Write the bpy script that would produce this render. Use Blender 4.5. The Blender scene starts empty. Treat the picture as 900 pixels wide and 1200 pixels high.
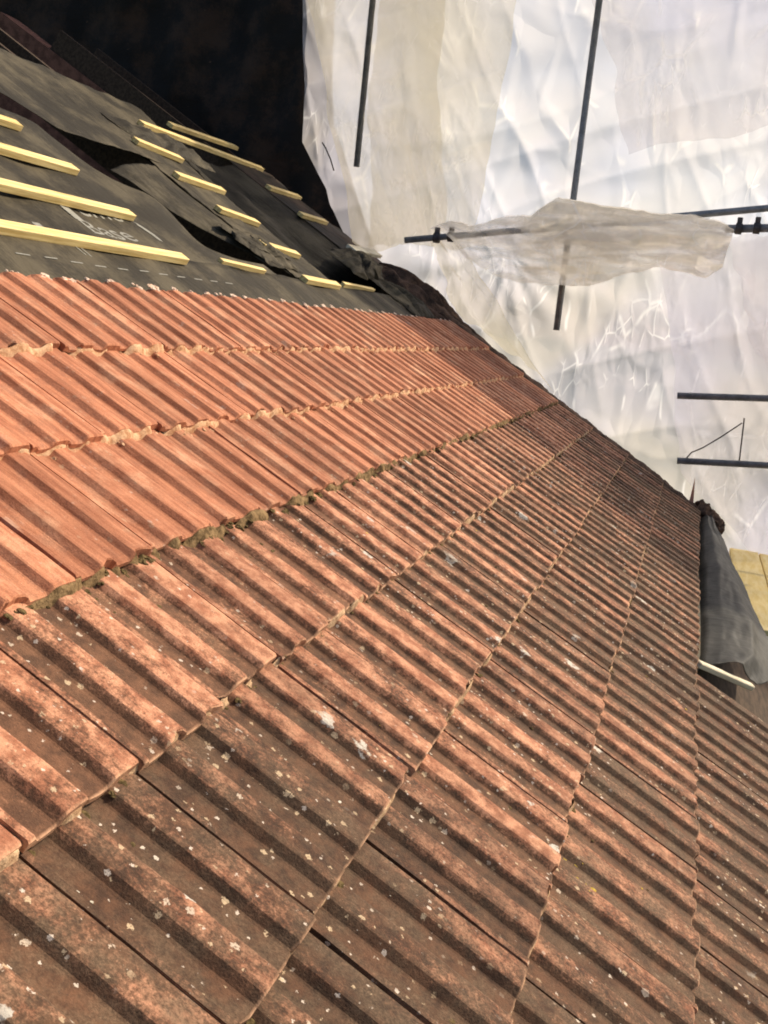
import bpy, bmesh, math, random
from math import radians, sin, cos, pi
from mathutils import Vector, Matrix, noise

random.seed(7)
S = bpy.context.scene
COL = S.collection

# ------------------------------------------------------------------ camera
cam_data = bpy.data.cameras.new('camera')
cam = bpy.data.objects.new('camera', cam_data)
COL.objects.link(cam)
cam_data.sensor_fit = 'VERTICAL'
cam_data.sensor_height = 36.0
cam_data.lens = 39.11
cam_data.clip_start = 0.05
cam_data.clip_end = 3000
cam.matrix_world = Matrix(((0.27119, 0.13970, -0.95233, -1.4422),
                           (-0.95541, 0.15919, -0.24872, -1.8991),
                           (0.11685, 0.97731, 0.17664, 0.0093),
                           (0, 0, 0, 1)))
S.camera = cam
S.render.resolution_x = 768
S.render.resolution_y = 1024

# ------------------------------------------------------------------ sky, sun, exposure
SUN = Vector((0.54, -0.53, 0.65)).normalized()
w = bpy.data.worlds.new('World')
S.world = w
w.use_nodes = True
wn = w.node_tree.nodes
sky = wn.new('ShaderNodeTexSky')
sky.sky_type = 'NISHITA'
sky.sun_disc = False
sky.sun_elevation = math.asin(SUN.z)
sky.sun_rotation = math.atan2(SUN.x, SUN.y)
sky.dust_density = 3.0
sky.ozone_density = 0.3
sky.air_density = 0.8
w.node_tree.links.new(sky.outputs[0], wn['Background'].inputs[0])
wn['Background'].inputs[1].default_value = 0.125
sd = bpy.data.lights.new('sun', 'SUN')
sd.energy = 3.7
sd.angle = radians(1.4)
sd.color = (1.0, 0.87, 0.67)
sun = bpy.data.objects.new('sun', sd)
COL.objects.link(sun)
sun.rotation_euler = SUN.to_track_quat('Z', 'Y').to_euler()
sun.location = SUN * 30
S.view_settings.view_transform = 'Standard'
S.view_settings.look = 'None'
S.view_settings.exposure = 0.5
S.view_settings.gamma = 1.0

# ------------------------------------------------------------------ material helpers
class NT:
    def __init__(self, name):
        self.m = bpy.data.materials.new(name)
        self.m.use_nodes = True
        self.t = self.m.node_tree
        self.t.nodes.clear()
        self.out = self.t.nodes.new('ShaderNodeOutputMaterial')
    def n(self, typ, ins=None, **props):
        nd = self.t.nodes.new(typ)
        for k, v in props.items():
            setattr(nd, k, v)
        if ins:
            for k, v in ins.items():
                self.set(nd.inputs[k], v)
        return nd
    def set(self, sock, v):
        if isinstance(v, bpy.types.NodeSocket):
            self.t.links.new(v, sock)
        elif isinstance(v, bpy.types.Node):
            self.t.links.new(v.outputs[0], sock)
        else:
            if isinstance(v, tuple) and len(v) == 3 and sock.type == 'RGBA':
                v = (*v, 1)
            sock.default_value = v
    def math(self, op, a, b=0.0, c=0.0, clamp=False):
        nd = self.n('ShaderNodeMath', {0: a, 1: b, 2: c}, operation=op)
        nd.use_clamp = clamp
        return nd.outputs[0]
    def mix(self, f, a, b, blend='MIX'):
        nd = self.n('ShaderNodeMix', data_type='RGBA', blend_type=blend)
        self.set(nd.inputs[0], f)
        self.set(nd.inputs[6], a)
        self.set(nd.inputs[7], b)
        return nd.outputs[2]
    def noise(self, vec, scale, detail=4, rough=0.6, dist=0.0):
        nd = self.n('ShaderNodeTexNoise', {'Vector': vec, 'Scale': scale, 'Detail': detail, 'Roughness': rough, 'Distortion': dist})
        return nd.outputs[0]
    def ramp(self, f, lo, hi, smooth=True):
        nd = self.n('ShaderNodeMapRange', {0: f, 1: lo, 2: hi, 3: 0.0, 4: 1.0})
        if smooth:
            nd.interpolation_type = 'SMOOTHSTEP'
        return nd.outputs[0]
    def mapping(self, vec, scale=(1, 1, 1), loc=(0, 0, 0)):
        return self.n('ShaderNodeMapping', {'Vector': vec, 'Scale': scale, 'Location': loc}).outputs[0]
    def bsdf(self, col, rough=0.8, spec=0.3, bump=None, bstr=0.4, bdist=0.004, **kw):
        b = self.n('ShaderNodeBsdfPrincipled', {'Base Color': col, 'Roughness': rough, 'Specular IOR Level': spec})
        for k, v in kw.items():
            self.set(b.inputs[k.replace('_', ' ')], v)
        if bump is not None:
            bn = self.n('ShaderNodeBump', {'Height': bump, 'Strength': bstr, 'Distance': bdist})
            self.set(b.inputs['Normal'], bn)
        self.set(self.out.inputs[0], b)
        return b

def tile_material():
    M = NT('concrete_tile')
    tc = M.n('ShaderNodeTexCoord')
    oi = M.n('ShaderNodeObjectInfo')
    sc = M.n('ShaderNodeSeparateColor', {0: oi.outputs['Color']})
    weather, grey, tone = sc.outputs[0], sc.outputs[1], sc.outputs[2]
    off = M.n('ShaderNodeVectorMath', {0: oi.outputs['Random'], 1: (37.0, 91.0, 53.0)}, operation='MULTIPLY').outputs[0]
    vec = M.n('ShaderNodeVectorMath', {0: tc.outputs['Object'], 1: off}, operation='ADD').outputs[0]
    at = M.n('ShaderNodeAttribute', attribute_name='rib')
    rib = at.outputs['Fac']
    fine = M.noise(vec, 130, 5, .7)
    med = M.noise(vec, 28, 5, .65)
    big = M.noise(vec, 7, 4, .6)
    streak = M.noise(M.mapping(vec, (60, 5, 40)), 1.0, 5, .65)
    # clean rows: orange-red pigment with pale worn streaks
    c = M.mix(M.ramp(streak, .34, .66), (0.275, 0.092, 0.043), (0.51, 0.208, 0.108))
    c = M.mix(M.math('MULTIPLY', M.ramp(big, .5, .72), .5), c, (0.68, 0.40, 0.24))
    c = M.mix(M.math('MULTIPLY', M.ramp(M.math('SUBTRACT', med, M.math('MULTIPLY', rib, .13)), .46, .62), .55), c, (0.27, 0.105, 0.06))
    c = M.mix(M.math('MULTIPLY', M.ramp(fine, .62, .75), .4), c, (0.66, 0.42, 0.27))
    c = M.mix(M.math('MULTIPLY', M.ramp(M.math('ADD', M.math('MULTIPLY', M.noise(vec, 13, 5, .75), .6), M.math('MULTIPLY', M.noise(M.n('ShaderNodeNewGeometry').outputs['Position'], 2.2, 4, .6), .4)), .48, .66), .55), c, (0.23, 0.095, 0.052))
    # weathered rows: pigment left on rib crowns, soot and algae film elsewhere
    wr = M.mix(M.ramp(med, .38, .64), (0.285, 0.108, 0.056), (0.54, 0.262, 0.150))
    dirt = M.mix(M.ramp(med, .35, .65), (0.062, 0.030, 0.016), (0.150, 0.070, 0.036))
    dm = M.math('ADD', M.math('MULTIPLY', rib, .42), M.math('MULTIPLY', M.math('ADD', big, M.math('MULTIPLY', streak, .8)), .75))
    geo = M.n('ShaderNodeNewGeometry').outputs['Position']
    patchy = M.noise(geo, 1.6, 4, .6)
    dm = M.math('SUBTRACT', dm, M.math('MULTIPLY', M.math('SUBTRACT', patchy, .47), 1.1))
    dm = M.math('SUBTRACT', dm, M.math('MULTIPLY', grey, .30))
    dm = M.math('ADD', dm, M.math('MULTIPLY', M.math('SUBTRACT', fine, .5), .9))
    wc = M.mix(M.ramp(dm, .68, 1.06), dirt, wr)
    olive = M.mix(M.ramp(fine, .3, .7), (0.082, 0.051, 0.029), (0.190, 0.122, 0.072))
    gm = M.math('MULTIPLY', M.ramp(M.noise(vec, 11, 5, .7), .36, .66), M.math('MULTIPLY', grey, .9))
    wc = M.mix(gm, wc, olive)
    lit_worn_nose = M.n('ShaderNodeAttribute', attribute_name='lit_worn_nose').outputs['Fac']  # pale noses: sunlit edge painted into the colour, over some edge wear
    wc = M.mix(M.math('MULTIPLY', lit_worn_nose, M.ramp(M.noise(vec, 20, 3, .6), .3, .6)), wc, (0.60, 0.35, 0.21))
    col = M.mix(weather, c, wc)
    # brightness from tile to tile
    tv = M.math('ADD', .62, M.math('MULTIPLY', tone, .76))
    col = M.mix(1.0, col, M.n('ShaderNodeCombineColor', {0: tv, 1: tv, 2: tv}).outputs[0], 'MULTIPLY')
    gt = M.math('ADD', .55, M.math('MULTIPLY', M.noise(vec, 260, 3, .7), .9))
    col = M.mix(1.0, col, M.n('ShaderNodeCombineColor', {0: gt, 1: gt, 2: gt}).outputs[0], 'MULTIPLY')
    # dark grit
    col = M.mix(M.math('MULTIPLY', M.ramp(M.noise(vec, 210, 3, .6), .62, .72), M.math('ADD', .25, M.math('MULTIPLY', weather, .4))), col, (0.05, 0.032, 0.022))
    # lichen rosettes and bird lime
    def spots(scale, thr, amount, colr, col):
        wv = M.n('ShaderNodeVectorMath', {0: vec, 1: M.n('ShaderNodeVectorMath', {0: M.n('ShaderNodeTexNoise', {'Vector': vec, 'Scale': scale * 3.2, 'Detail': 4.0}).outputs[1], 1: (.9 / scale,) * 3}, operation='MULTIPLY').outputs[0]}, operation='ADD').outputs[0]
        v = M.n('ShaderNodeTexVoronoi', {'Vector': wv, 'Scale': scale})
        pick = M.n('ShaderNodeSeparateColor', {0: v.outputs['Color']})
        rr = M.math('MULTIPLY', M.ramp(pick.outputs[0], 1 - amount, 1.0, False), thr)
        mk = M.ramp(M.math('SUBTRACT', v.outputs['Distance'], rr), 0.03, -0.03)
        mk = M.math('MULTIPLY', mk, M.math('GREATER_THAN', pick.outputs[0], 1 - amount))
        mk = M.math('MULTIPLY', mk, M.ramp(M.noise(vec, scale * 5, 3, .7), .3, .5))
        mk = M.math('MULTIPLY', mk, M.ramp(M.noise(geo, 2.4, 4, .65), .42, .56))
        mk = M.math('MULTIPLY', mk, M.math('ADD', .18, M.math('MULTIPLY', weather, .75)))
        return M.mix(mk, col, colr)
    col = spots(60, .45, .035, (0.50, 0.40, 0.30), col)
    col = spots(13, .36, .13, (0.50, 0.46, 0.39), col)
    col = spots(110, .5, .06, (0.62, 0.52, 0.42), col)
    col = spots(75, .5, .10, (0.5, 0.37, 0.23), col)
    h = M.math('ADD', M.math('MULTIPLY', fine, .6), M.math('ADD', M.math('MULTIPLY', med, .5), M.math('MULTIPLY', M.noise(vec, 320, 2, .5), .3)))
    M.bsdf(col, .86, .25, h, .75, .0035)
    return M.m

def simple(name, a, b, scale=20, rough=.8, spec=.3, stretch=(1, 1, 1), bstr=.4, bdist=.003, lo=.35, hi=.65, **kw):
    M = NT(name)
    tc = M.n('ShaderNodeTexCoord')
    v = M.mapping(tc.outputs['Object'], stretch)
    n1 = M.noise(v, scale, 5, .65)
    n2 = M.noise(v, scale * 6, 3, .6)
    col = M.mix(M.ramp(n1, lo, hi), a, b)
    col = M.mix(M.math('MULTIPLY', M.ramp(n2, .55, .75), .3), col, tuple(min(1, x * 1.7) for x in b))
    M.bsdf(col, rough, spec, M.math('ADD', n1, M.math('MULTIPLY', n2, .4)), bstr, bdist, **kw)
    return M.m

def film(name, tint, transp, gloss=.10, crease=1.0, cream=(0.80, 0.73, 0.58), cool=(0.66, 0.65, 0.74), see=None):
    M = NT(name)
    tc = M.n('ShaderNodeTexCoord')
    v = tc.outputs['Object']
    big = M.noise(v, .7, 3, .5)
    col = M.mix(M.ramp(big, .40, .60), cream, cool)
    col = M.mix(.35, col, tint)
    wn_ = M.n('ShaderNodeTexNoise', {'Vector': v, 'Scale': 1.2, 'Detail': 2.0, 'Roughness': .4})
    wv = M.n('ShaderNodeVectorMath', {0: v, 1: M.n('ShaderNodeVectorMath', {0: wn_.outputs[1], 1: (.30, .30, .30)}, operation='MULTIPLY').outputs[0]}, operation='ADD').outputs[0]
    f1 = M.n('ShaderNodeTexVoronoi', {'Vector': M.n('ShaderNodeMapping', {'Vector': wv, 'Rotation': (.6, 0, 0), 'Scale': (1, 1.3, .7)}).outputs[0], 'Scale': 2.4}, feature='DISTANCE_TO_EDGE').outputs[0]
    f2 = M.n('ShaderNodeTexVoronoi', {'Vector': M.n('ShaderNodeMapping', {'Vector': wv, 'Rotation': (-.7, 0, 0), 'Scale': (1, 1.5, .6)}).outputs[0], 'Scale': 7.0}, feature='DISTANCE_TO_EDGE').outputs[0]
    patch = M.ramp(M.noise(v, 1.1, 2, .5), .47, .60)
    h = M.math('ADD', M.ramp(f1, 0, .25), M.math('MULTIPLY', M.ramp(f2, 0, .3), M.math('MULTIPLY', patch, .35)))
    h = M.math('ADD', h, M.math('MULTIPLY', M.noise(v, 7, 2, .5), .12))
    bn = M.n('ShaderNodeBump', {'Height': h, 'Strength': .4 * crease, 'Distance': .03}).outputs[0]
    # white highlight streaks along sharp folds, painted into film colour and density
    fa = M.math('MULTIPLY', M.ramp(f1, .05, 0.0), M.ramp(M.noise(v, 3, 2, .5), .50, .62))
    fb_ = M.math('MULTIPLY', M.ramp(f2, .07, 0.0), M.math('MULTIPLY', patch, M.ramp(M.noise(v, 5, 2, .5), .50, .62)))
    fold = M.math('MULTIPLY', M.math('MAXIMUM', fa, fb_), .65 * crease, clamp=True)
    wcol = M.mix(fold, col, (0.95, 0.95, 0.95))
    tr = M.n('ShaderNodeBsdfTransparent', {0: (.93, .93, .95, 1)})
    tl = M.n('ShaderNodeBsdfTranslucent', {0: wcol, 'Normal': bn})
    df = M.n('ShaderNodeBsdfDiffuse', {0: wcol, 'Normal': bn})
    gl = M.n('ShaderNodeBsdfGlossy', {0: (1, 1, 1, 1), 'Roughness': .22, 'Normal': bn})
    m1 = M.n('ShaderNodeMixShader', {0: .22, 1: tl.outputs[0], 2: df.outputs[0]})
    m2 = M.n('ShaderNodeMixShader', {0: gloss, 1: m1.outputs[0], 2: gl.outputs[0]})
    dens = M.math('ADD', M.math('MULTIPLY', transp, M.math('SUBTRACT', 1.0, fold)), M.math('MULTIPLY', M.math('SUBTRACT', M.noise(v, 1.6, 2, .5), .5), .45), clamp=True)
    if see:
        wr_ = M.noise(M.n('ShaderNodeMapping', {'Vector': v, 'Rotation': (.5, 0, 0), 'Scale': (1, 1.3, 6)}).outputs[0], 2.0, 3, .5, .5)
        dens = M.math('ADD', dens, M.math('MULTIPLY', M.math('SUBTRACT', .5, wr_), 2.2), clamp=True)
        sx = M.n('ShaderNodeSeparateXYZ', {0: v}).outputs[1]
        dens = M.math('ADD', dens, M.math('MULTIPLY', M.ramp(sx, see[0], see[1]), see[2]), clamp=True)
    m3 = M.n('ShaderNodeMixShader', {0: dens, 1: m2.outputs[0], 2: tr.outputs[0]})
    M.set(M.out.inputs[0], m3)
    return M.m

def membrane_mat(name, a, b, rough=.55, spec=.35, bstr=.4):
    M = NT(name)
    tc = M.n('ShaderNodeTexCoord')
    v = tc.outputs['Object']
    n1 = M.noise(v, 3.0, 4, .6)
    n2 = M.noise(M.mapping(v, (9, 2.2, 9)), 1.0, 4, .6, .6)
    n3 = M.noise(v, 60, 3, .6)
    dust = M.ramp(M.math('ADD', n1, M.math('MULTIPLY', n3, .25)), .52, .8)
    col = M.mix(dust, a, b)
    fleck = M.math('MULTIPLY', M.ramp(M.noise(M.mapping(v, (26, 7, 20)), 1.0, 5, .7), .66, .74), .6)
    col = M.mix(fleck, col, tuple(min(1, x * 2.6) for x in b))
    h = M.math('ADD', M.math('MULTIPLY', n2, 1.0), M.math('MULTIPLY', n3, .05))
    M.bsdf(col, rough, spec, h, bstr, .03)
    return M.m

TILE = tile_material()
BATTEN = simple('new_pine', (0.60, 0.41, 0.14), (0.86, 0.66, 0.30), 3.0, .7, .3, (1, 22, 22), .3)
OLDWOOD = simple('dark_old_timber', (0.035, 0.022, 0.014), (0.075, 0.048, 0.03), 5, .85, .2, (1, 8, 8))
DARKFELT = simple('brown_rotten_felt', (0.03, 0.018, 0.012), (0.11, 0.062, 0.04), 9, .9, .2, bdist=.02, bstr=.8)
MEMB = membrane_mat('grey_membrane', (0.028, 0.023, 0.015), (0.088, 0.072, 0.045), .7, .12, .6)
MEMB_SHADE = membrane_mat('shaded_grey_membrane', (0.018, 0.015, 0.010), (0.055, 0.046, 0.030), .7, .12, .6)  # grey membrane again, darkened to carry the shade of the sag
BLACKM = membrane_mat('shade_black_membrane', (0.014, 0.012, 0.010), (0.050, 0.030, 0.019), .7, .15)  # near-black: shadow over the upper roof put into the membrane colour
FLAPM = membrane_mat('slate_grey_membrane', (0.013, 0.013, 0.011), (0.042, 0.040, 0.034), .6, .2, .2)
PRINT = simple('pale_print', (0.19, 0.18, 0.15), (0.28, 0.27, 0.23), 60, .7, .2, bstr=.05, lo=.3, hi=.6)
STEEL = simple('galvanised_steel', (0.17, 0.18, 0.19), (0.28, 0.29, 0.30), 12, .5, .5, bstr=.15, Metallic=.2)
COUPLER = simple('rusty_coupler', (0.05, 0.045, 0.045), (0.10, 0.085, 0.08), 30, .6, .4, Metallic=.4)
WIRE = simple('dark_wire', (0.05, 0.035, 0.03), (0.08, 0.06, 0.05), 30, .6, .3)
SHEET = film('translucent_plastic', (0.74, 0.72, 0.77), .30, .06, 1.0, (0.72, 0.68, 0.62), (0.63, 0.63, 0.74))
SHEET2 = film('plastic_second_layer', (0.92, 0.85, 0.62), .55, .06, .5, (0.88, 0.80, 0.58), (0.86, 0.77, 0.58))
SHEET3 = film('plastic_third_layer', (0.90, 0.88, 0.94), .60, .06, .8, (0.84, 0.80, 0.78), (0.72, 0.72, 0.84))
SWAGM = film('dusty_bunched_plastic', (0.88, 0.84, 0.76), .20, .06, 1.0, (0.86, 0.80, 0.68), (0.84, 0.78, 0.72), (-.55, -.35, .38))
MORTAR = simple('sandy_mortar', (0.40, 0.20, 0.10), (0.66, 0.42, 0.25), 45, .95, .1, bdist=.006, bstr=.9)
LIME = simple('lime_wash', (0.55, 0.36, 0.25), (0.72, 0.56, 0.44), 50, .95, .1, bdist=.004, bstr=.7)
MORTAR_OLD = simple('weathered_mortar', (0.30, 0.18, 0.10), (0.56, 0.38, 0.23), 60, .95, .1, bdist=.005, bstr=.9)
MOSSB = simple('moss_and_soot', (0.07, 0.045, 0.022), (0.26, 0.17, 0.085), 40, .98, .05, bdist=.006, bstr=1.0)
MOSS = simple('dry_moss', (0.055, 0.04, 0.018), (0.17, 0.12, 0.055), 60, .98, .05, bdist=.006, bstr=1.0)
LICHEN = simple('pale_lichen', (0.30, 0.26, 0.19), (0.60, 0.55, 0.45), 70, .95, .1, bdist=.004, bstr=.8)
YLICHEN = simple('yellow_lichen', (0.36, 0.24, 0.03), (0.55, 0.40, 0.08), 90, .95, .1, bdist=.004, bstr=.8)
PALEWOOD = simple('bleached_timber', (0.55, 0.47, 0.33), (0.74, 0.67, 0.50), 5, .8, .2, (1, 1, 8))
YBOARD = simple('yellow_ply', (0.76, 0.54, 0.17), (0.88, 0.68, 0.30), 4, .7, .3, (1, 6, 1))
BRICKM = simple('dull_brick', (0.10, 0.045, 0.03), (0.2, 0.09, 0.06), 14, .9, .2)
LOFT = simple('shade_black_loft_floor', (0.012, 0.011, 0.010), (0.022, 0.02, 0.017), 8, .95, .1)  # near-black floor: the dark of the loft void put into its colour
GRASS = simple('ground', (0.05, 0.065, 0.03), (0.10, 0.11, 0.06), .3, .95, .1)
PINK = simple('terracotta_shard', (0.5, 0.2, 0.13), (0.62, 0.3, 0.2), 40, .85, .2)

# ------------------------------------------------------------------ object helpers
A = 0.295          # tile cover width
G = 0.345          # tile gauge
PITCH = radians(30)
RM = Matrix.Rotation(PITCH, 4, 'X')       # roof-plane coordinates (along, up slope, out) to world

def rp(u, v, n=0.0):
    """Roof coordinates: u tiles along the eaves, v courses down the slope, n metres off the surface."""
    return Vector((u * A, -v * G, n))

def link(name, me, mat=None, parent=None, loc=None, smooth=False):
    o = bpy.data.objects.new(name, me)
    COL.objects.link(o)
    if mat is not None and me is not None:
        me.materials.clear()
        me.materials.append(mat)
    if parent is not None:
        o.parent = parent
    if loc is not None:
        o.location = loc
    if smooth:
        for p in me.polygons:
            p.use_smooth = True
    return o

def mesh(name, verts, faces):
    me = bpy.data.meshes.new(name)
    me.from_pydata([tuple(v) for v in verts], [], faces)
    me.update()
    return me

def tag(o, label=None, cat=None, group=None, kind=None):
    if label: o['label'] = label
    if cat: o['category'] = cat
    if group: o['group'] = group
    if kind: o['kind'] = kind
    return o

def empty(name, loc=(0, 0, 0), rot=(0, 0, 0)):
    o = bpy.data.objects.new(name, None)
    COL.objects.link(o)
    o.location = loc
    o.rotation_euler = rot
    return o

def grid_mesh(name, nu, nv, fn, thick=0.0):
    """fn(s, t) -> point, s and t in 0..1; a closed thin shell if thick."""
    top = [Vector(fn(i / nu, j / nv)) for j in range(nv + 1) for i in range(nu + 1)]
    W = nu + 1
    F = [(j * W + i, j * W + i + 1, (j + 1) * W + i + 1, (j + 1) * W + i) for j in range(nv) for i in range(nu)]
    me = mesh(name, top, F)
    if thick:
        bm = bmesh.new(); bm.from_mesh(me)
        bmesh.ops.recalc_face_normals(bm, faces=bm.faces)
        ext = bmesh.ops.solidify(bm, geom=bm.faces[:], thickness=thick)
        bm.to_mesh(me); bm.free()
    for p in me.polygons: p.use_smooth = True
    return me

def box_bm(bm, x0, x1, y0, y1, z0, z1, bev=0.0, mat=Matrix()):
    vs = [bm.verts.new(mat @ Vector((x, y, z))) for x in (x0, x1) for y in (y0, y1) for z in (z0, z1)]
    fs = [(0, 1, 3, 2), (4, 6, 7, 5), (0, 4, 5, 1), (2, 3, 7, 6), (0, 2, 6, 4), (1, 5, 7, 3)]
    nf = [bm.faces.new([vs[i] for i in f]) for f in fs]
    if bev:
        es = list({e for f in nf for e in f.edges})
        bmesh.ops.bevel(bm, geom=es, offset=bev, segments=1, affect='EDGES')

def bm_mesh(name, bm):
    bmesh.ops.recalc_face_normals(bm, faces=bm.faces)
    me = bpy.data.meshes.new(name)
    bm.to_mesh(me); bm.free()
    return me

def tube_mesh(name, pts, r, seg=14, caps=True):
    """Round tube through pts with a hollow-looking recessed end."""
    pts = [Vector(p) for p in pts]
    vs, fs = [], []
    for i, p in enumerate(pts):
        d = (pts[min(i + 1, len(pts) - 1)] - pts[max(i - 1, 0)]).normalized()
        a = d.orthogonal().normalized() if i == 0 else (a - d * a.dot(d)).normalized()
        b = d.cross(a)
        for k in range(seg):
            t = 2 * pi * k / seg
            vs.append(p + (a * cos(t) + b * sin(t)) * r)
    n = len(pts)
    for i in range(n - 1):
        for k in range(seg):
            k2 = (k + 1) % seg
            fs.append((i * seg + k, i * seg + k2, (i + 1) * seg + k2, (i + 1) * seg + k))
    if caps:
        for end, base in ((0, 0), (1, (n - 1) * seg)):
            d = (pts[1] - pts[0]).normalized() if end == 0 else (pts[-2] - pts[-1]).normalized()
            c = pts[0] if end == 0 else pts[-1]
            s0 = len(vs)
            for k in range(seg): vs.append(c + (vs[base + k] - c) * .84)
            for k in range(seg): vs.append(c + (vs[base + k] - c) * .84 + d * min(.06, r * 2))
            for k in range(seg):
                k2 = (k + 1) % seg
                fs.append((base + k, s0 + k, s0 + k2, base + k2))
                fs.append((s0 + k, s0 + seg + k, s0 + seg + k2, s0 + k2))
            fs.append(tuple(s0 + seg + k for k in range(seg)))
    me = mesh(name, vs, fs)
    for p in me.polygons: p.use_smooth = len(p.vertices) == 4
    return me

def lerp_keys(keys, t):
    if t <= keys[0][0]: return keys[0][1]
    for (a, x), (b, y) in zip(keys, keys[1:]):
        if t <= b:
            return x + (y - x) * (t - a) / (b - a)
    return keys[-1][1]

def fbm(p, o=4):
    return noise.fractal(p, 1.0, 2.0, o)

# ------------------------------------------------------------------ ground and house walls
g = mesh('ground', [(-900, -900, -6.5), (900, -900, -6.5), (900, 900, -6.5), (-900, 900, -6.5)], [(0, 1, 2, 3)])
tag(link('ground', g, GRASS), kind='structure')

house = empty('house_wall', (3.3, 0, -6.5))
tag(house, 'dull brick walls of the house underneath the tiled roof', 'house wall')
bm = bmesh.new(); box_bm(bm, -5.2, -4.95, -2.45, 7.5, 0, 4.35)
link('side_wall', bm_mesh('side_wall', bm), BRICKM, house)
bm = bmesh.new(); box_bm(bm, -4.94, 3.9, -2.45, -2.2, 0, 4.35)
link('eaves_wall', bm_mesh('eaves_wall', bm), BRICKM, house)
pv = [(3.91, -2.44, 0), (3.91, 7.5, 0), (3.91, 7.5, 6.0), (3.91, 4.2, 8.6), (3.91, -2.44, 4.85)]
pv = pv + [(x + .25, y, z) for x, y, z in pv]
link('gable_wall', mesh('gable_wall', pv, [(0, 1, 2, 3, 4), (9, 8, 7, 6, 5)] + [(i, (i + 1) % 5, (i + 1) % 5 + 5, i + 5) for i in range(5)]), BRICKM, house)
bm = bmesh.new(); box_bm(bm, -4.94, 3.9, -2.19, 7.5, 4.1, 4.2)
link('loft_floor', bm_mesh('loft_floor', bm), LOFT, house)

# ------------------------------------------------------------------ the roof
roof = empty('tiled_roof', (0, 0, 0), (PITCH, 0, 0))
tag(roof, 'half stripped pitched roof of ribbed orange and brown concrete tiles with bare pine battens above', 'roof')

PROF = [(0.000, .014), (.050, .014), (.085, .001), (.10, 0), (.17, 0), (.215, 0), (.235, .002), (.280, .019), (.300, .021), (.39, .0215), (.452, .020), (.474, .016), (.515, .001),
        (.535, 0), (.61, 0), (.675, 0), (.690, .002), (.730, .019), (.748, .021), (.85, .0215), (.940, .020), (.962, .018), (.972, .007), (.997, .007)]
PROF = [(x, z * .72) for x, z in PROF]
STEP = .021
RIBTOP = .0215 * .72
TL = 1.13

def tile_mesh(k):
    rnd = random.Random(100 + k)
    ny = 9
    W = len(PROF)
    vs, rb = [], []
    chip = [0.0] * W
    for c in range(rnd.randint(1, 4)):
        i = rnd.randint(0, W - 1)
        chip[i] += rnd.uniform(.002, .011)
        if i + 1 < W: chip[i + 1] += rnd.uniform(0, .007)
    bow = rnd.uniform(-.002, .002)
    for j in range(ny):
        t = [0, .012, .06, .2, .4, .6, .8, .96, 1][j]
        for i, (x, z) in enumerate(PROF):
            y = t * TL * G + (chip[i] if j < 2 else 0) * (1 if j == 0 else .6)
            zz = z - RIBTOP
            zz += fbm(Vector((x * 2.2 + k * 9, t * 3, k)), 3) * .0012 + bow * (1 - (2 * x - 1) ** 2)
            if j == 0: zz -= .0035
            if j == 8: zz -= .004 + (.006 if z > .008 else 0)
            xx = x * A + fbm(Vector((x * 3, t * 5, k * 4.3)), 2) * .0014
            vs.append((xx, y, zz))
            rb.append(min(1, z / .0144))
    fs = [(j * W + i, j * W + i + 1, (j + 1) * W + i + 1, (j + 1) * W + i) for j in range(ny - 1) for i in range(W - 1)]
    # underside rim: nose face, sides and head
    b0 = len(vs)
    for i, (x, z) in enumerate(PROF):
        vs.append((vs[i][0], vs[i][1] + .001, -RIBTOP - .013 + z * .35)); rb.append(.5)
    h0 = len(vs)
    for i, (x, z) in enumerate(PROF):
        j = (ny - 1) * W + i
        vs.append((vs[j][0], vs[j][1], -RIBTOP - .013)); rb.append(.5)
    for i in range(W - 1):
        fs.append((b0 + i, b0 + i + 1, i + 1, i))
        fs.append(((ny - 1) * W + i, (ny - 1) * W + i + 1, h0 + i + 1, h0 + i))
    fs.append(tuple([b0] + [j * W for j in range(ny)] + [h0]))
    fs.append(tuple([h0 + W - 1] + [j * W + W - 1 for j in reversed(range(ny))] + [b0 + W - 1]))
    me = mesh('tile', vs, fs)
    at = me.attributes.new('rib', 'FLOAT', 'POINT')
    at.data.foreach_set('value', rb)
    wa = me.attributes.new('lit_worn_nose', 'FLOAT', 'POINT')
    wa.data.foreach_set('value', [.85 if i < W or i >= b0 else 0 for i in range(len(vs))])  # marks the nose rim that gets the painted sunlit edge
    me.materials.append(TILE)
    return me

TM = [tile_mesh(k) for k in range(10)]
tilt = math.atan(STEP / G)
rt = random.Random(5)
ranges = {1: (2, 25), 2: (0, 25), 3: (-1, 25), 4: (-3, 25), 5: (-4, 25), 6: (-4, 25), 7: (-4, 25), 8: (-3, 10), 9: (-2, 9)}
tiles = []
for row, (u0, u1) in ranges.items():
    for u in range(u0, u1):
        o = bpy.data.objects.new('tile', rt.choice(TM))
        COL.objects.link(o)
        o.parent = roof
        o.location = rp(u + .0, row, 0) + Vector((rt.uniform(-.0015, .0015), rt.uniform(-.008, .008), rt.uniform(-.002, .004)))
        o.rotation_euler = (-tilt + rt.uniform(-.004, .004), rt.uniform(-.006, .006), rt.uniform(-.004, .004))
        if row <= 3:
            wt = rt.uniform(0.0, .1) if row < 3 else rt.uniform(.10, .28) + .012 * max(0, u - 6)
            gr = 0
            tone = rt.uniform(.34, .66)
        else:
            wt = 1.0 if row > 4 else rt.uniform(.82, 1.0)
            gr = min(1, max(0, .04 + .22 * (row - 4) + .012 * max(0, u - 4) + (.45 if (u < 1 and row >= 5) else 0) + rt.uniform(-.22, .30)))
            tone = rt.uniform(.30, .66) - (.12 if row > 5 else 0) - (.20 if (u < 2 and row >= 5) else 0) - (.06 if row >= 7 else 0)
        o.color = (wt, gr, tone, 1)
        tiles.append(o)

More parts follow.
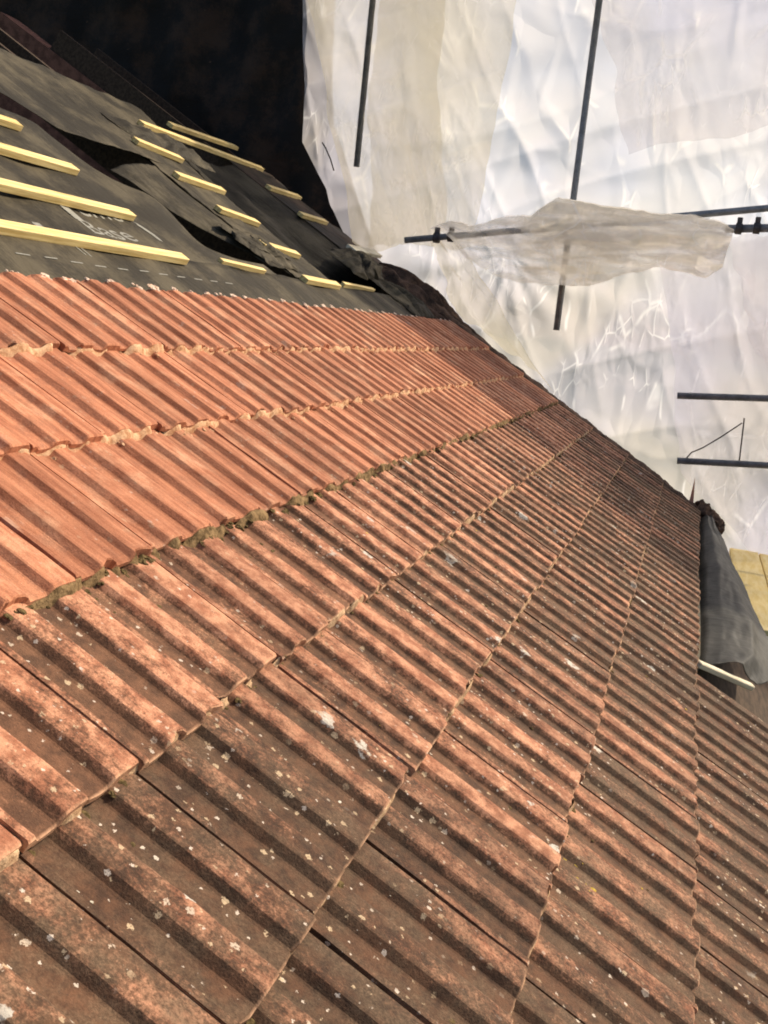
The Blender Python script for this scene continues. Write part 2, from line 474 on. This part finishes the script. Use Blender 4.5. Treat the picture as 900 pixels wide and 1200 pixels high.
# battens left on the membrane, some sawn short beside the openings
def batten(u0, u1, v0, v1=None, n=-.046, wd=.052, th=.031, mat=BATTEN, drop=0.0):
    v1 = v0 if v1 is None else v1
    p, q = rp(u0, v0, n), rp(u1, v1, n - drop)
    L = (q - p).length
    bm = bmesh.new()
    box_bm(bm, 0, L, -wd / 2, wd / 2, -th, 0, .002)
    for v in bm.verts:
        v.co.z += fbm(Vector((v.co.x * 2 + u0, v.co.y * 10, v0)), 2) * .0015
        if v.co.x > L - .01 and rt.random() < .5: v.co.x -= rt.uniform(0, .012)
    o = link('roof_batten', bm_mesh('roof_batten', bm), mat, roof)
    d = (q - p).normalized()
    z = (Vector((0, 0, 1)) - d * d.z).normalized()
    M4 = Matrix((d, z.cross(d), z)).transposed().to_4x4()
    M4.translation = p
    o.matrix_local = M4
    return o
for k, (v, e) in enumerate(((-1.08, 10.7), (-2.04, 10.78), (-3.05, 10.8), (-4.03, 10.75), (-5.0, 10.6), (-5.98, 10.7), (-6.96, 10.6))):
    batten(-4 if k < 3 else 2, e, v, v + .02)
for u0, u1, v0, v1 in ((16.07, 18.15, -1.09, -1.07), (16.18, 18.05, -2.09, -2.0), (16.3, 18.06, -3.12, -2.98), (16.37, 18.64, -4.12, -4.09), (16.6, 18.48, -5.2, -5.08),
                       (24.4, 27.2, -5.37, -5.5), (24.0, 26.3, -4.23, -4.3), (19.0, 27.0, -6.4, -6.68), (22.0, 27.3, -7.2, -7.68), (24.3, 25.6, -2.42, -2.36)):
    batten(u0, u1, v0, v1)
batten(12.45, 14.2, -1.24, -1.17, n=-.058, wd=.028, drop=.0)
batten(19.0, 21.3, -1.22, -1.19, n=-.058, wd=.028)
b = batten(23.6, 26.6, -2.68, -2.82, n=.0, wd=.085, th=.03, mat=PALEWOOD)
# rafters beside the openings
for u in (-3.5, -1.5, .5, 2.5, 4.5, 6.5, 8.5, 10.4, 16.35, 17.9, 24.6, 26.6):
    bm = bmesh.new(); box_bm(bm, -.022, .022, -7.2 * G, 12 * G, -.20, 0)
    link('rafter', bm_mesh('rafter', bm), OLDWOOD, roof, rp(u, 0, -.095))

# ------------------------------------------------------------------ roofing membrane, in strips
def strip(name, vkeysL, vkeysR, v0, v1, nu, nv, hfun, mat, thick=.0015, label=None):
    def fn(s, t):
        v = v0 + (v1 - v0) * t
        a, c = lerp_keys(vkeysL, v), lerp_keys(vkeysR, v)
        u = a + (c - a) * s
        return rp(u, v, hfun(u, v, s, t))
    o = link(name, grid_mesh(name, nu, nv, fn, thick), mat, roof)
    if label: o['label'] = label
    return o

def hA(u, v, s, t):
    sag = .5 + .5 * cos((u - .5) / 2.0 * 2 * pi)
    h = -.0775 - .010 * (1 - sag)
    h += .010 * (fbm(Vector((u * .5, v * 1.3, 1)), 4) - .3) * (1 if v < -.2 else .3)
    e = max(0, (s - .93) / .07) if v < -1.3 else 0
    return min(h, -.076) + .020 * e * e * sin(v * 4)
strip('underlay_sheet', [(-12, -4), (9, -4)], [(-12, 10.7), (-6, 11.1), (-4.08, 11.8), (-3.76, 12.3), (-3.23, 12.8), (-2.47, 13.05), (-2.0, 13.15), (-1.6, 13.2), (-1.42, 13.7), (-1.3, 14.8), (-1.15, 15.2)], -12, -1.15, 150, 120, hA, MEMB)
def hLow(u, v, s, t):
    k = max(0, min(1, (-.3 - v) * 4))
    return -.081 + .010 * fbm(Vector((u * .7, v * 1.5, 4)), 3) * k - .004 * (1 - k)
strip('underlay_sheet', [(-1.15, -4), (9, -4)], [(-1.15, 24.0), (7.15, 24.4), (7.16, 10.3), (9, 10.0)], -1.149, 9.2, 120, 90, hLow, MEMB)

def lie(u, v):
    """height just on top of the membrane"""
    return (hA(u, v, 0, 0) if v < -1.15 else hLow(u, v, 0, 0)) + .0032

# lower lap sealed flat above the top course with stitched dashes
for k in range(12):
    u = 5.33 + k * .56
    bm = bmesh.new(); box_bm(bm, 0, .078, -.0032, .0032, 0, .0003)
    o = link('printed_dash', bm_mesh('printed_dash', bm), PRINT, roof, rp(u, -.68, lie(u + .13, -.68))); o.rotation_euler = (0, 0, rt.uniform(-.03, .03))

def hC(u, v, s, t):
    h = -.078 + .013 * fbm(Vector((u * .9, v * .9, 11)), 4)
    edge = max(0, (t - .8) / .2)
    return h + .008 * edge * sin(u * 1.7)
strip('underlay_sheet', [(-8, 11.0), (-5.2, 12.2), (-4.62, 12.9)], [(-8, 21.5), (-6.6, 20.5), (-5.5, 19.3), (-4.42, 18.7)], -7.7, -4.64, 100, 50, hC, MEMB)
strip('underlay_sheet', [(-4.66, 16.3), (-4.3, 16.05), (-3, 16.0), (-1.15, 15.9)], [(-4.42, 18.7), (-1.15, 18.45)], -4.655, -1.16, 40, 60,
      lambda u, v, s, t: -.0785 + .012 * fbm(Vector((u * 1.2, v * 1.6, 21)), 4), MEMB)
# flap drooping from the middle strip down into the first opening
KL = [(0, 14.2, -4.2, -.16), (.17, 14.3, -3.75, -.15), (.35, 14.5, -3.15, -.15), (.53, 14.88, -2.66, -.14), (.7, 15.03, -2.27, -.12), (.85, 15.3, -1.85, -.10), (1, 15.3, -1.45, -.085)]
KR = [(0, 16.1, -4.42, -.085), (.25, 16.0, -3.6, -.085), (.5, 15.95, -2.75, -.083), (.75, 15.9, -2.0, -.083), (1, 15.85, -1.15, -.081)]
def hB(s, t):
    L = Vector([lerp_keys([(k[0], k[j]) for k in KL], t) for j in (1, 2, 3)])
    R_ = Vector([lerp_keys([(k[0], k[j]) for k in KR], t) for j in (1, 2, 3)])
    p = L.lerp(R_, s)
    sag = .02 * sin(pi * s); p.x -= .15 * sin(pi * s) * (1 - t)
    return rp(p.x, p.y, p.z + sag + .014 * fbm(Vector((s * 2.5, t * 1.5, 31)), 4))
o = link('underlay_flap', grid_mesh('underlay_flap', 50, 70, hB, .0015), MEMB, roof)
o['label'] = 'loose flap of grey membrane sagging into the roof opening'
# second opening, membrane sagging from middle strip to gable end, shade in its colour
def hD(u, v, s, t):
    sag = sin(pi * min(1, max(0, s)))
    return -.083 - .17 * sag * (.5 + .5 * t) + .03 * fbm(Vector((u * .8, v * .8, 41)), 4) * sag + .02 * sin(u * 4 + v * 1.2) * sag
strip('underlay_sheet', [(-6.6, 20.6), (-5.5, 19.35), (-4.42, 18.75), (-1.6, 18.5)], [(-6.6, 24.2), (-1.6, 24.2)], -6.3, -1.62, 60, 80, hD, MEMB_SHADE)
strip('underlay_sheet', [(-8, 24.25), (-1.16, 24.1)], [(-8, 27.3), (-3, 27.3), (-1.16, 25.5)], -6.9, -1.16, 40, 80,
      lambda u, v, s, t: -.0785 + .03 * abs(fbm(Vector((u * 1.4, v * 1.2, 51)), 4)) * s, BLACKM)

# crumpled strips of torn membrane at the foot of the openings
def crumple(name, u0, u1, v0, v1, h, seed, mat, nn=46):
    def fn(s, t):
        u = u0 + (u1 - u0) * s + .25 * (fbm(Vector((t * 4, seed, 0)), 3))
        v = v0 + (v1 - v0) * t + .12 * fbm(Vector((s * 5, seed, 3)), 3)
        env = (sin(pi * s) * sin(pi * t)) ** .5 if 0 < s < 1 and 0 < t < 1 else 0
        return rp(u, v, -.074 + env * h * (.35 + .9 * (1 - abs(noise.noise(Vector((s * 5 + t * 1.5, t * 1.6, seed))) * 2)) + .25 * noise.noise(Vector((s * 8, t * 6, seed)))))
    return link(name, grid_mesh(name, nn, nn, fn), mat, roof)
crumple('torn_underlay', 15.2, 17.0, -2.5, -1.45, .035, 3.3, MEMB)
crumple('torn_underlay', 21.8, 24.6, -2.7, -1.7, .09, 8.1, MEMB)
crumple('torn_underlay', 22.6, 24.9, -1.7, -.35, .05, 5.7, MEMB)
crumple('torn_underlay', 17.0, 20.8, -6.2, -5.2, .05, 9.4, MEMB, 40)
o = crumple('rotten_felt', 24.7, 27.0, -2.5, .1, .12, 12.9, DARKFELT, 60); o['label'] = 'brown crumpled rotten felt on the gable edge'
o = crumple('rotten_felt', 24.5, 26.4, -1.0, 1.4, .07, 15.2, DARKFELT, 50); o['label'] = 'brown crumpled rotten felt on the gable edge'

# gable edge: dark undercloak and bedding beside the last column of tiles
def edge_strip(s, t):
    v = -.9 + 8.6 * t
    jag = .10 * fbm(Vector((v * 2.3, 5, 2)), 4)
    u = 24.95 + (.62 + jag + .25 * max(0, (v - 3) / 4)) * s
    return rp(u, v, -.055 + .028 * sin(pi * min(1, s * 1.1)) + .012 * fbm(Vector((v * 4, s * 3, 7)), 4))
link('gable_bedding', grid_mesh('gable_bedding', 12, 240, edge_strip, .03), DARKFELT, roof)

# printed words and marks on the membrane
def text(txt, u, v, size, sx, n=-.0615):
    cu = bpy.data.curves.new('printed_word', 'FONT')
    cu.body = txt; cu.size = size; cu.extrude = .0001; cu.offset = .0004
    tmp = bpy.data.objects.new('tmp', cu); COL.objects.link(tmp)
    dg = bpy.context.evaluated_depsgraph_get()
    me = bpy.data.meshes.new_from_object(tmp.evaluated_get(dg))
    bpy.data.objects.remove(tmp)
    bm = bmesh.new(); bm.from_mesh(me)
    bmesh.ops.triangulate(bm, faces=bm.faces)
    bmesh.ops.subdivide_edges(bm, edges=bm.edges[:], cuts=1)
    for q in bm.verts:
        x, y = q.co.x * sx + u * A, q.co.y - v * G
        q.co = Vector((q.co.x * sx, q.co.y, lie(x / A, -y / G) + q.co.z))
    bm.to_mesh(me); bm.free()
    return link('printed_word', me, PRINT, roof, rp(u, v, 0))
text('Base', 8.75, -1.42, .155, 1.35)
text('eme', 9.25, -1.90, .155, 1.35)
def patchq(pts, n=-.0615):
    vs = [rp(u, v, lie(u, v) + .0003) for u, v in pts] + [rp(u, v, lie(u, v) - .0005) for u, v in pts]
    k = len(pts)
    fs = [tuple(range(k)), tuple(reversed(range(k, 2 * k)))] + [(i, i + k, (i + 1) % k + k, (i + 1) % k) for i in range(k)]
    link('printed_mark', mesh('printed_mark', vs, fs), PRINT, roof)
patchq([(8.75, -1.98), (9.0, -1.98), (9.0, -1.7), (8.75, -1.7)])
patchq([(7.35, -1.44), (7.52, -1.44), (7.52, -1.22), (7.35, -1.22)])
patchq([(7.62, -1.36), (7.85, -1.36), (7.85, -1.2), (7.62, -1.2)])
patchq([(7.58, -1.02), (7.61, -1.02), (7.66, -.86), (7.63, -.86)])
patchq([(7.70, -1.02), (7.73, -1.02), (7.80, -.86), (7.77, -.86)])
patchq([(10.85, -1.98), (11.05, -1.93), (11.2, -1.78), (11.15, -1.6), (11.05, -1.62), (11.05, -1.76), (10.9, -1.9)])

# ------------------------------------------------------------------ clumps on the tiles (nobody could count them)
def clumps(name, items, mat, seed, par=roof):
    """items: (u, v, n, size, squash). One joined mesh of small irregular lumps."""
    r = random.Random(seed)
    vs, fs = [], []
    ico = bmesh.new(); bmesh.ops.create_icosphere(ico, subdivisions=2, radius=1)
    iv = [v.co.copy() for v in ico.verts]; fi = [[v.index for v in f.verts] for f in ico.faces]; ico.free()
    for (u, v, n, sz, sq) in items:
        base = len(vs); c = rp(u, v, n); o = Vector((r.uniform(0, 99), r.uniform(0, 99), r.uniform(0, 99)))
        ax, ay = r.uniform(.7, 1.5), r.uniform(.7, 1.3)
        for q in iv:
            k = 1 + .75 * fbm(q * 1.5 + o, 3)
            vs.append(c + Vector((q.x * ax * k, q.y * ay * k, q.z * sq * k)) * sz)
        fs += [tuple(base + i for i in f) for f in fi]
    o = link(name, mesh(name, vs, fs), mat, par)
    o['kind'] = 'stuff'
    return o

def rib_z(uf):
    x = uf - math.floor(uf)
    for (a, z), (b_, y) in zip(PROF, PROF[1:]):
        if x <= b_: return z + (y - z) * (x - a) / max(1e-6, b_ - a)
    return 0
def surf(u, v):
    """height of the tile surface"""
    row = math.ceil(v)
    return rib_z(u) - RIBTOP - STEP * (row - v)
rc = random.Random(31)
def nose_fillet(name, row, u0, u1, wmin, wmax, lift, gap, mat, seed):
    """Broken fillet of mortar or moss under the noses of one course, following the ribs."""
    per = 16
    nu, nt = (u1 - u0) * per, 4
    vs, fs = [], []
    for i in range(nu + 1):
        u = u0 + i / per
        a = fbm(Vector((u * 1.9, row, seed)), 4)
        b_ = fbm(Vector((u * 6.1, row * 3, seed + 5)), 3)
        wd = max(.004, wmin + (wmax - wmin) * (.5 + .9 * a + .4 * b_))
        for t in range(nt + 1):
            k = t / nt
            v = row - .012 + (wd / G + .012) * k
            zl = surf(u, row + .001 + wd / G * k)
            top = surf(u, row - .001) - .003 + lift * b_
            z = top * (1 - k) + zl * k - .002 * k * (k > .9) + .007 * fbm(Vector((u * 9, k * 2, seed + 9)), 3) * sin(pi * min(1, k + .15)) + .004 * sin(pi * k)
            if a + .3 * b_ < gap: z = zl - .008
            vs.append(rp(u, v, z))
    W = nt + 1
    for i in range(nu):
        for t in range(nt):
            fs.append((i * W + t, i * W + t + 1, (i + 1) * W + t + 1, (i + 1) * W + t))
    o = link(name, mesh(name, vs, fs), mat, roof, smooth=True)
    o['kind'] = 'stuff'
nose_fillet('mortar_fillet', 1, 2, 25, .004, .018, .002, -.14, MORTAR, 1)
nose_fillet('mortar_fillet', 2, 0, 25, .004, .018, .002, -.14, MORTAR, 2)
nose_fillet('moss_fillet', 3, -1, 25, .006, .024, .003, -.10, MOSSB, 3)
nose_fillet('mortar_fillet', 4, -3, 25, .003, .009, .0015, -.02, MORTAR_OLD, 4)
nose_fillet('mortar_fillet', 5, -4, 25, .002, .006, .001, .05, MORTAR_OLD, 5)
nose_fillet('mortar_fillet', 6, -4, 25, .002, .006, .001, .05, MORTAR_OLD, 6)
it = []
for row in (1, 2):
    for u in range(ranges[row][0], 25):
        for k in range(9):
            uu = u + rc.random()
            it.append((uu, row + rc.uniform(.01, .10), surf(uu, row + .05), rc.uniform(.002, .006), .5))
clumps('mortar_crumbs', it, MORTAR, 1)
it = []
for u in range(2, 25):
    for x0, x1 in ((.29, .47), (.73, .97)):
        for k in range(5):
            uu = u + rc.uniform(x0, x1)
            it.append((uu, 1 - TL + rc.uniform(-.005, .09), surf(uu, .02) - .006, rc.uniform(.004, .013), .35))
clumps('lime_dabs', it, LIME, 9)
it = []
for u in range(-1, 25):
    for k in range(16):
        uu = u + rc.random()
        it.append((uu, 3 + rc.uniform(-.005, .07), surf(uu, 3.04) + rc.uniform(0, .004), rc.uniform(.003, .009), .5))
for row in (4, 5, 6, 7):
    for u in range(-4, 25):
        for k in range(4 if row < 5 else 2):
            uu = u + rc.random()
            it.append((uu, row + rc.uniform(.0, .04), surf(uu, row + .03), rc.uniform(.004, .010), .5))
for k in range(900):
    uu, vv = rc.uniform(-4, 24), rc.uniform(3.1, 8)
    if vv > 7 and uu > 10: continue
    if rib_z(uu) < .004: it.append((uu, vv, surf(uu, vv), rc.uniform(.002, .007), .35))
clumps('moss_tufts', it, MOSS, 2)
it = []
for k in range(130):
    uu, vv = rc.uniform(-4, 24.5) , 3.1 + 4.9 * rc.random() ** .8
    if rc.random() < .3: uu = rc.uniform(-3, 4)
    if vv > 7 and uu > 10: continue
    it.append((uu, vv, surf(uu, vv) - .0006, rc.choice((.001, .0015, .002, .003, .004)), .10))
# clusters
for cu, cv, nn, sp in ((-1.0, 4.15, 24, .10), (-.9, 4.3, 16, .06), (-.5, 4.75, 20, .12), (1.0, 4.6, 14, .1), (-1.3, 3.45, 24, .1), (.6, 5.45, 26, .14), (2.0, 6.5, 14, .08), (1.9, 7.4, 22, .16), (4.5, 6.6, 12, .1), (6.3, 6.4, 12, .1), (7.5, 5.5, 14, .12), (2.6, 4.5, 14, .1), (3.5, 4.3, 10, .08)):
    for k in range(nn):
        uu, vv = cu + rc.gauss(0, sp), cv + rc.gauss(0, sp)
        it.append((uu, vv, surf(uu, vv) - .0006, rc.uniform(.0009, .0038), .10))
clumps('lichen_crusts', it, LICHEN, 3)
it = []
for k in range(26):
    uu, vv = 2.55 + rc.gauss(0, .07), 6.16 + rc.gauss(0, .10)
    it.append((uu, vv, surf(uu, vv), rc.uniform(.003, .007), .3))
for k in range(50):
    uu, vv = rc.uniform(-3, 20), rc.uniform(3.1, 7.9)
    if vv > 7 and uu > 10: continue
    it.append((uu, vv, surf(uu, vv), rc.uniform(.002, .004), .25))
clumps('yellow_lichen', it, YLICHEN, 4)

# ------------------------------------------------------------------ membrane flap hanging over the eaves side
def flap_fn(s, t):
    # s across (from under the noses outwards), t along from near end to the far gable corner
    u = 10.75 + 15.2 * t
    v0_ = 7.02 + .05 * t
    v1_ = lerp_keys([(0, 7.92), (.08, 8.25), (.3, 8.40), (.51, 8.08), (.79, 7.68), (.93, 7.40), (1, 7.2)], t)
    v = v0_ + (v1_ - v0_) * s
    u += 1.0 * s * max(0, 1 - t * 3)
    n = lerp_keys([(0, -.17), (.08, -.19), (.17, -.05), (.3, .0), (.6, .03), (1, -.02)], s)
    n += .022 * fbm(Vector((u * .35, v * 2.2, 61)), 4) + .03 * sin(s * 9 + u * .25) * s * (1 - s) * 2
    return rp(u, v, n)
o = link('eaves_underlay', grid_mesh('eaves_underlay', 50, 160, flap_fn, .002), FLAPM, roof)
o['label'] = 'slate grey membrane bulging over the bare eaves edge'
bm = bmesh.new(); box_bm(bm, -.016, .016, -.42, 0, -.014, .012, .004)
o = link('timber_fillet', bm_mesh('timber_fillet', bm), PALEWOOD, roof, rp(10.60, 7.05, -.030)); o.rotation_euler = (.0, 0, radians(47))
bm = bmesh.new(); box_bm(bm, -1.2 * A, 7 * A, -.95, -.02, -.02, 0)
link('eaves_board', bm_mesh('eaves_board', bm), OLDWOOD, roof, rp(10.3, 7.0, -.25))
# gable corner: broken ragged end of the bedding
def corner(s, t):
    u = 24.9 + .9 * s
    v = 6.9 + .72 * t + .05 * fbm(Vector((s * 5, t * 3, 3)), 3)
    return rp(u, v, .005 + .06 * sin(pi * s) * (1 - .6 * t) + .03 * fbm(Vector((s * 4, t * 6, 71)), 4))
link('gable_bedding', grid_mesh('gable_bedding', 24, 60, corner, .03), DARKFELT, roof)

# pointed shard of terracotta at the corner
sh = mesh('ridge_shard', [(-.012, -.02, 0), (.012, -.02, 0), (.012, .022, 0), (-.012, .022, 0), (0, .004, .24)], [(0, 1, 2, 3), (0, 4, 1), (1, 4, 2), (2, 4, 3), (3, 4, 0)])
o = link('terracotta_spike', sh, PINK, None, (7.48, -2.02, -1.21))
tag(o, 'thin pink terracotta spike standing on the gable corner of the roof', 'spike')

# yellow board seen past the flap
deck = empty('scaffold_deck', (5.0, -3.1, -1.60))
tag(deck, 'yellow scaffold boards lying level beyond the grey membrane at the right', 'scaffold deck')
for k in range(6):
    bm = bmesh.new(); box_bm(bm, .3, 3.02 - .04 * (k % 2), -.112, .112, 0, .036, .003)
    o = link('plank', bm_mesh('plank', bm), YBOARD, deck, (0, .60 - .232 * k, 0))

# ------------------------------------------------------------------ plastic sheeting
sheet = empty('plastic_sheeting', (8.15, -1.0, 0))
tag(sheet, 'tall translucent white plastic sheeting hung behind the gable edge and the scaffold tubes', 'plastic sheet')
EDGE = [(-6.0, 2.2), (.40, 1.30), (.51, 1.18), (.66, 1.30), (.87, 1.45), (1.01, 1.50), (1.15, 1.61), (1.39, 1.77), (1.57, 1.78), (2.7, 1.92), (3.1, 1.95)]
def crease(p, seed):
    q = p + Vector((fbm(p * .9 + Vector((seed, 0, 0)), 3), fbm(p * .9 + Vector((0, seed, 5)), 3), 0)) * .35
    a = 1 - abs(noise.noise(q * 1.1 + Vector((0, 0, seed)))) * 2
    b_ = 1 - abs(noise.noise(q * 2.7 + Vector((0, 0, seed * 2)))) * 2
    c = 1 - abs(noise.noise(q * 6.1 + Vector((3, 0, seed)))) * 2
    m = .35 + .65 * max(0, min(1, .5 + noise.noise(q * .7 + Vector((9, 9, seed))) * 1.6))
    lin = 1 - abs(noise.noise(Vector((p.x * .55 + p.y * 1.5, p.x * .25 - p.y * .2, seed + 6)))) * 2
    lin2 = 1 - abs(noise.noise(Vector((p.x * 2.6 - p.y * 1.2, p.x * .3 + p.y * .5, seed + 16)))) * 2
    return a * .035 + b_ * .006 * m + lin * lin * .045 + max(0, lin2) ** 3 * .016
def sheet_fn(s, t):
    z = -4.6 + 7.75 * t
    yl = lerp_keys(EDGE, z)
    y = yl + (-6.0 - yl) * s
    p = Vector((y, z, 0))
    # folds gathered from the tied tube fan out downwards
    dy, dz = y + .2, z - .62
    ang = math.atan2(dy, -dz) if dz < 0 else 0
    fan = .014 * sin(ang * 15 + fbm(p, 2) * 2) * math.exp(-abs(math.hypot(dy, dz) - .5) * 1.3) if dz < 0 else 0
    return Vector((.12 + crease(p, 2.0) + fan - .10, y + 1.0, z))
me = grid_mesh('sheet_panel', 420, 400, sheet_fn)
link('sheet_panel', me, SHEET, sheet)

def sub_panel(quad, seed, off, mat, nn=90, bulge=.05):
    """A further piece of film; quad = four (y, z) corners: top left, top right, bottom right, bottom left."""
    q = [Vector((a, b_, 0)) for a, b_ in quad]
    def fn(s, t):
        p = q[0].lerp(q[1], s).lerp(q[3].lerp(q[2], s), t)
        p = p + Vector((fbm(Vector((t * 3, s * .5, seed)), 3), fbm(Vector((s * 3, t * .5, seed + 4)), 3), 0)) * .06
        return Vector((-off - crease(p, seed) * .5 - bulge * sin(pi * s) * sin(pi * t), p.x + 1.0, p.y))
    return link('sheet_panel', grid_mesh('sheet_panel', nn, nn, fn), mat, sheet)
sub_panel([(1.86, 2.9), (-.05, 2.9), (.05, .62), (1.10, .50)], 5.0, .19, SHEET2, 120)
sub_panel([(1.15, 2.9), (.62, 2.9), (.30, .70), (.95, .50)], 9.0, .27, SHEET2)
sub_panel([(-.55, 2.9), (-2.9, 2.9), (-2.9, 2.0), (-1.1, 1.45)], 13.0, .16, SHEET3)
sub_panel([(-1.45, .85), (-2.9, .95), (-3.0, -1.9), (-1.9, -1.0)], 17.0, .16, SHEET3)

sub_panel([(.44, .67), (.20, .71), (-.80, -.50), (.12, .10)], 23.0, .24, SHEET2, 70, .03)
sub_panel([(-1.95, .90), (-2.6, .98), (-2.9, -.30), (-2.3, .02)], 27.0, .26, SHEET3, 70, .03)

# black membrane hung left of the sheeting, deep shade put into its colour
def curtain_fn(s, t):
    z = -.4 + 4.2 * t
    y0 = lerp_keys([(-.4, 1.0), (.5, 1.02), (1.2, 1.4), (1.6, 1.6), (3.8, 1.75)], z)
    y = y0 + (5.6 - y0) * s
    return Vector((8.50 + .04 * sin(y * 9 + z * .8) + .12 * fbm(Vector((y * 1.2, z * .6, 81)), 4), y, z))
o = link('membrane_curtain', grid_mesh('membrane_curtain', 90, 90, curtain_fn, .003), BLACKM)
tag(o, 'black membrane, deep shade put into its colour, hanging above the battens, left of the white sheeting', 'membrane')

# bunched sheet thrown over the horizontal tube
TOP = [(0, .33, .70), (.06, .22, .775), (.14, .05, .755), (.25, -.25, .86), (.34, -.44, .88), (.38, -.50, .94), (.44, -.64, 1.04), (.55, -.90, 1.02), (.68, -1.25, 1.0), (.8, -1.55, 1.0), (.92, -1.84, .98), (1, -2.0, .92)]
BOT = [(0, .27, .69), (.08, .14, .60), (.16, .03, .49), (.28, -.2, .405), (.40, -.45, .36), (.5, -.66, .355), (.6, -.95, .40), (.72, -1.28, .53), (.8, -1.5, .60), (.88, -1.70, .56), (.95, -1.84, .53), (1, -1.96, .64)]
def swag_fn(s, t):
    a = Vector((0, lerp_keys([(k[0], k[1]) for k in TOP], s), lerp_keys([(k[0], k[2]) for k in TOP], s)))
    b_ = Vector((0, lerp_keys([(k[0], k[1]) for k in BOT], s), lerp_keys([(k[0], k[2]) for k in BOT], s)))
    p = a.lerp(b_, t)
    q = Vector((p.y * 1.6, p.z * 2.2, 1.7))
    fold = .06 * sin(t * 8 + s * 14 + fbm(q, 3) * 3) + .10 * (1 - abs(noise.noise(Vector((q.y + q.z, q.z * 2, 0)) * 1.5)) * 2) + .035 * noise.noise(q * 5)
    x = 7.66 - .16 * sin(pi * min(1, t * 1.15)) - fold * (.25 + .75 * sin(pi * t))
    return Vector((x, p.y + .02 * fbm(q * 2, 2), p.z + .035 * fbm(q * 2.2, 3)))
o = link('bunched_sheet', grid_mesh('bunched_sheet', 150, 70, swag_fn), SWAGM)
tag(o, 'dusty beige plastic sheet bunched and draped over the horizontal scaffold tube', 'plastic sheet')
def swag2(s, t):
    p = swag_fn(.02 + .96 * s, t * .55)
    return Vector((7.98 + .05 * noise.noise(p * 4) - .32 * (1 - t), p.y, p.z + .01))
o2 = link('back_fold', grid_mesh('back_fold', 80, 30, swag2), SWAGM, o)

# ------------------------------------------------------------------ scaffold tubes
def tube(name, pts, r, label, cat='scaffold tube', group=None, mat=STEEL):
    base = Vector(pts[0])
    o = link(name, tube_mesh(name, [Vector(p) - base for p in pts], r), mat, None, base)
    tag(o, label, cat, group)
    return o
tube('scaffold_tube', [(7.9, -.735, .02), (7.9, -.715, 1.5), (7.9, -.69, 3.6)], .0265, 'long upright steel scaffold tube passing behind the bunched sheet')
tube('scaffold_tube', [(7.9, 1.14, 1.18), (7.9, 1.17, 3.6)], .0265, 'short upright steel scaffold tube at the upper left of the white sheeting')
lt = tube('scaffold_tube', [(7.82, .62, .61), (7.82, -1.0, .90), (7.82, -3.6, 1.38)], .0265, 'long horizontal scaffold tube carrying the bunched sheet')
st = tube('scaffold_tube', [(7.7, -1.93, .93), (7.7, -3.6, 1.12)], .031, 'short tied scaffold tube just below the long horizontal one at right')
tube('scaffold_tube', [(7.7, -1.78, -.375), (7.7, -3.6, -.19)], .0265, 'upper of two short horizontal tubes at the right, nothing hanging on it')
tube('scaffold_tube', [(7.7, -1.86, -.885), (7.7, -3.6, -.72)], .0265, 'lower of two short horizontal tubes at the right, wire and rod on it')
def coupler(parent, loc, ax):
    bm = bmesh.new()
    bmesh.ops.create_cone(bm, cap_ends=True, segments=12, radius1=.042, radius2=.042, depth=.05, matrix=ax)
    box_bm(bm, -.02, .02, -.02, .02, .03, .085, .004)
    o = link('coupler', bm_mesh('coupler', bm), COUPLER, parent, Vector(loc) - parent.location)
    return o
AX = Matrix.Rotation(radians(90), 4, 'X')
coupler(lt, (7.82, .35, .655), AX); coupler(lt, (7.82, .23, .675), AX)
coupler(st, (7.7, -2.03, .94), AX); coupler(st, (7.7, -2.16, .955), AX)
def wire(name, pts, r, label, mat=WIRE, cat='wire'):
    base = Vector(pts[0])
    o = link(name, tube_mesh(name, [Vector(p) - base for p in pts], r, 6, False), mat, None, base)
    tag(o, label, cat)
wire('tie_wire', [(7.68, -1.93, -.85), (7.66, -1.96, -.80), (7.66, -2.04, -.75), (7.68, -2.16, -.65), (7.7, -2.3, -.52)], .006, 'curved dark tie wire rising from the lower right scaffold tube')
wire('hanging_rod', [(7.7, -2.31, -.48), (7.7, -2.33, -.84)], .006, 'thin straight rod standing on the lower right scaffold tube', cat='rod')
wire('loose_cable', [(7.82, 1.44, 1.34), (7.8, 1.40, 1.30), (7.8, 1.345, 1.21), (7.82, 1.31, 1.12)], .006, 'short curved brown cable against the sheeting by the upper left tube', cat='cable')

# ------------------------------------------------------------------ render settings
S.render.engine = 'CYCLES'
S.cycles.filter_width = 1.9
S.cycles.max_bounces = 8
S.cycles.transparent_max_bounces = 16
S.cycles.sample_clamp_indirect = 6
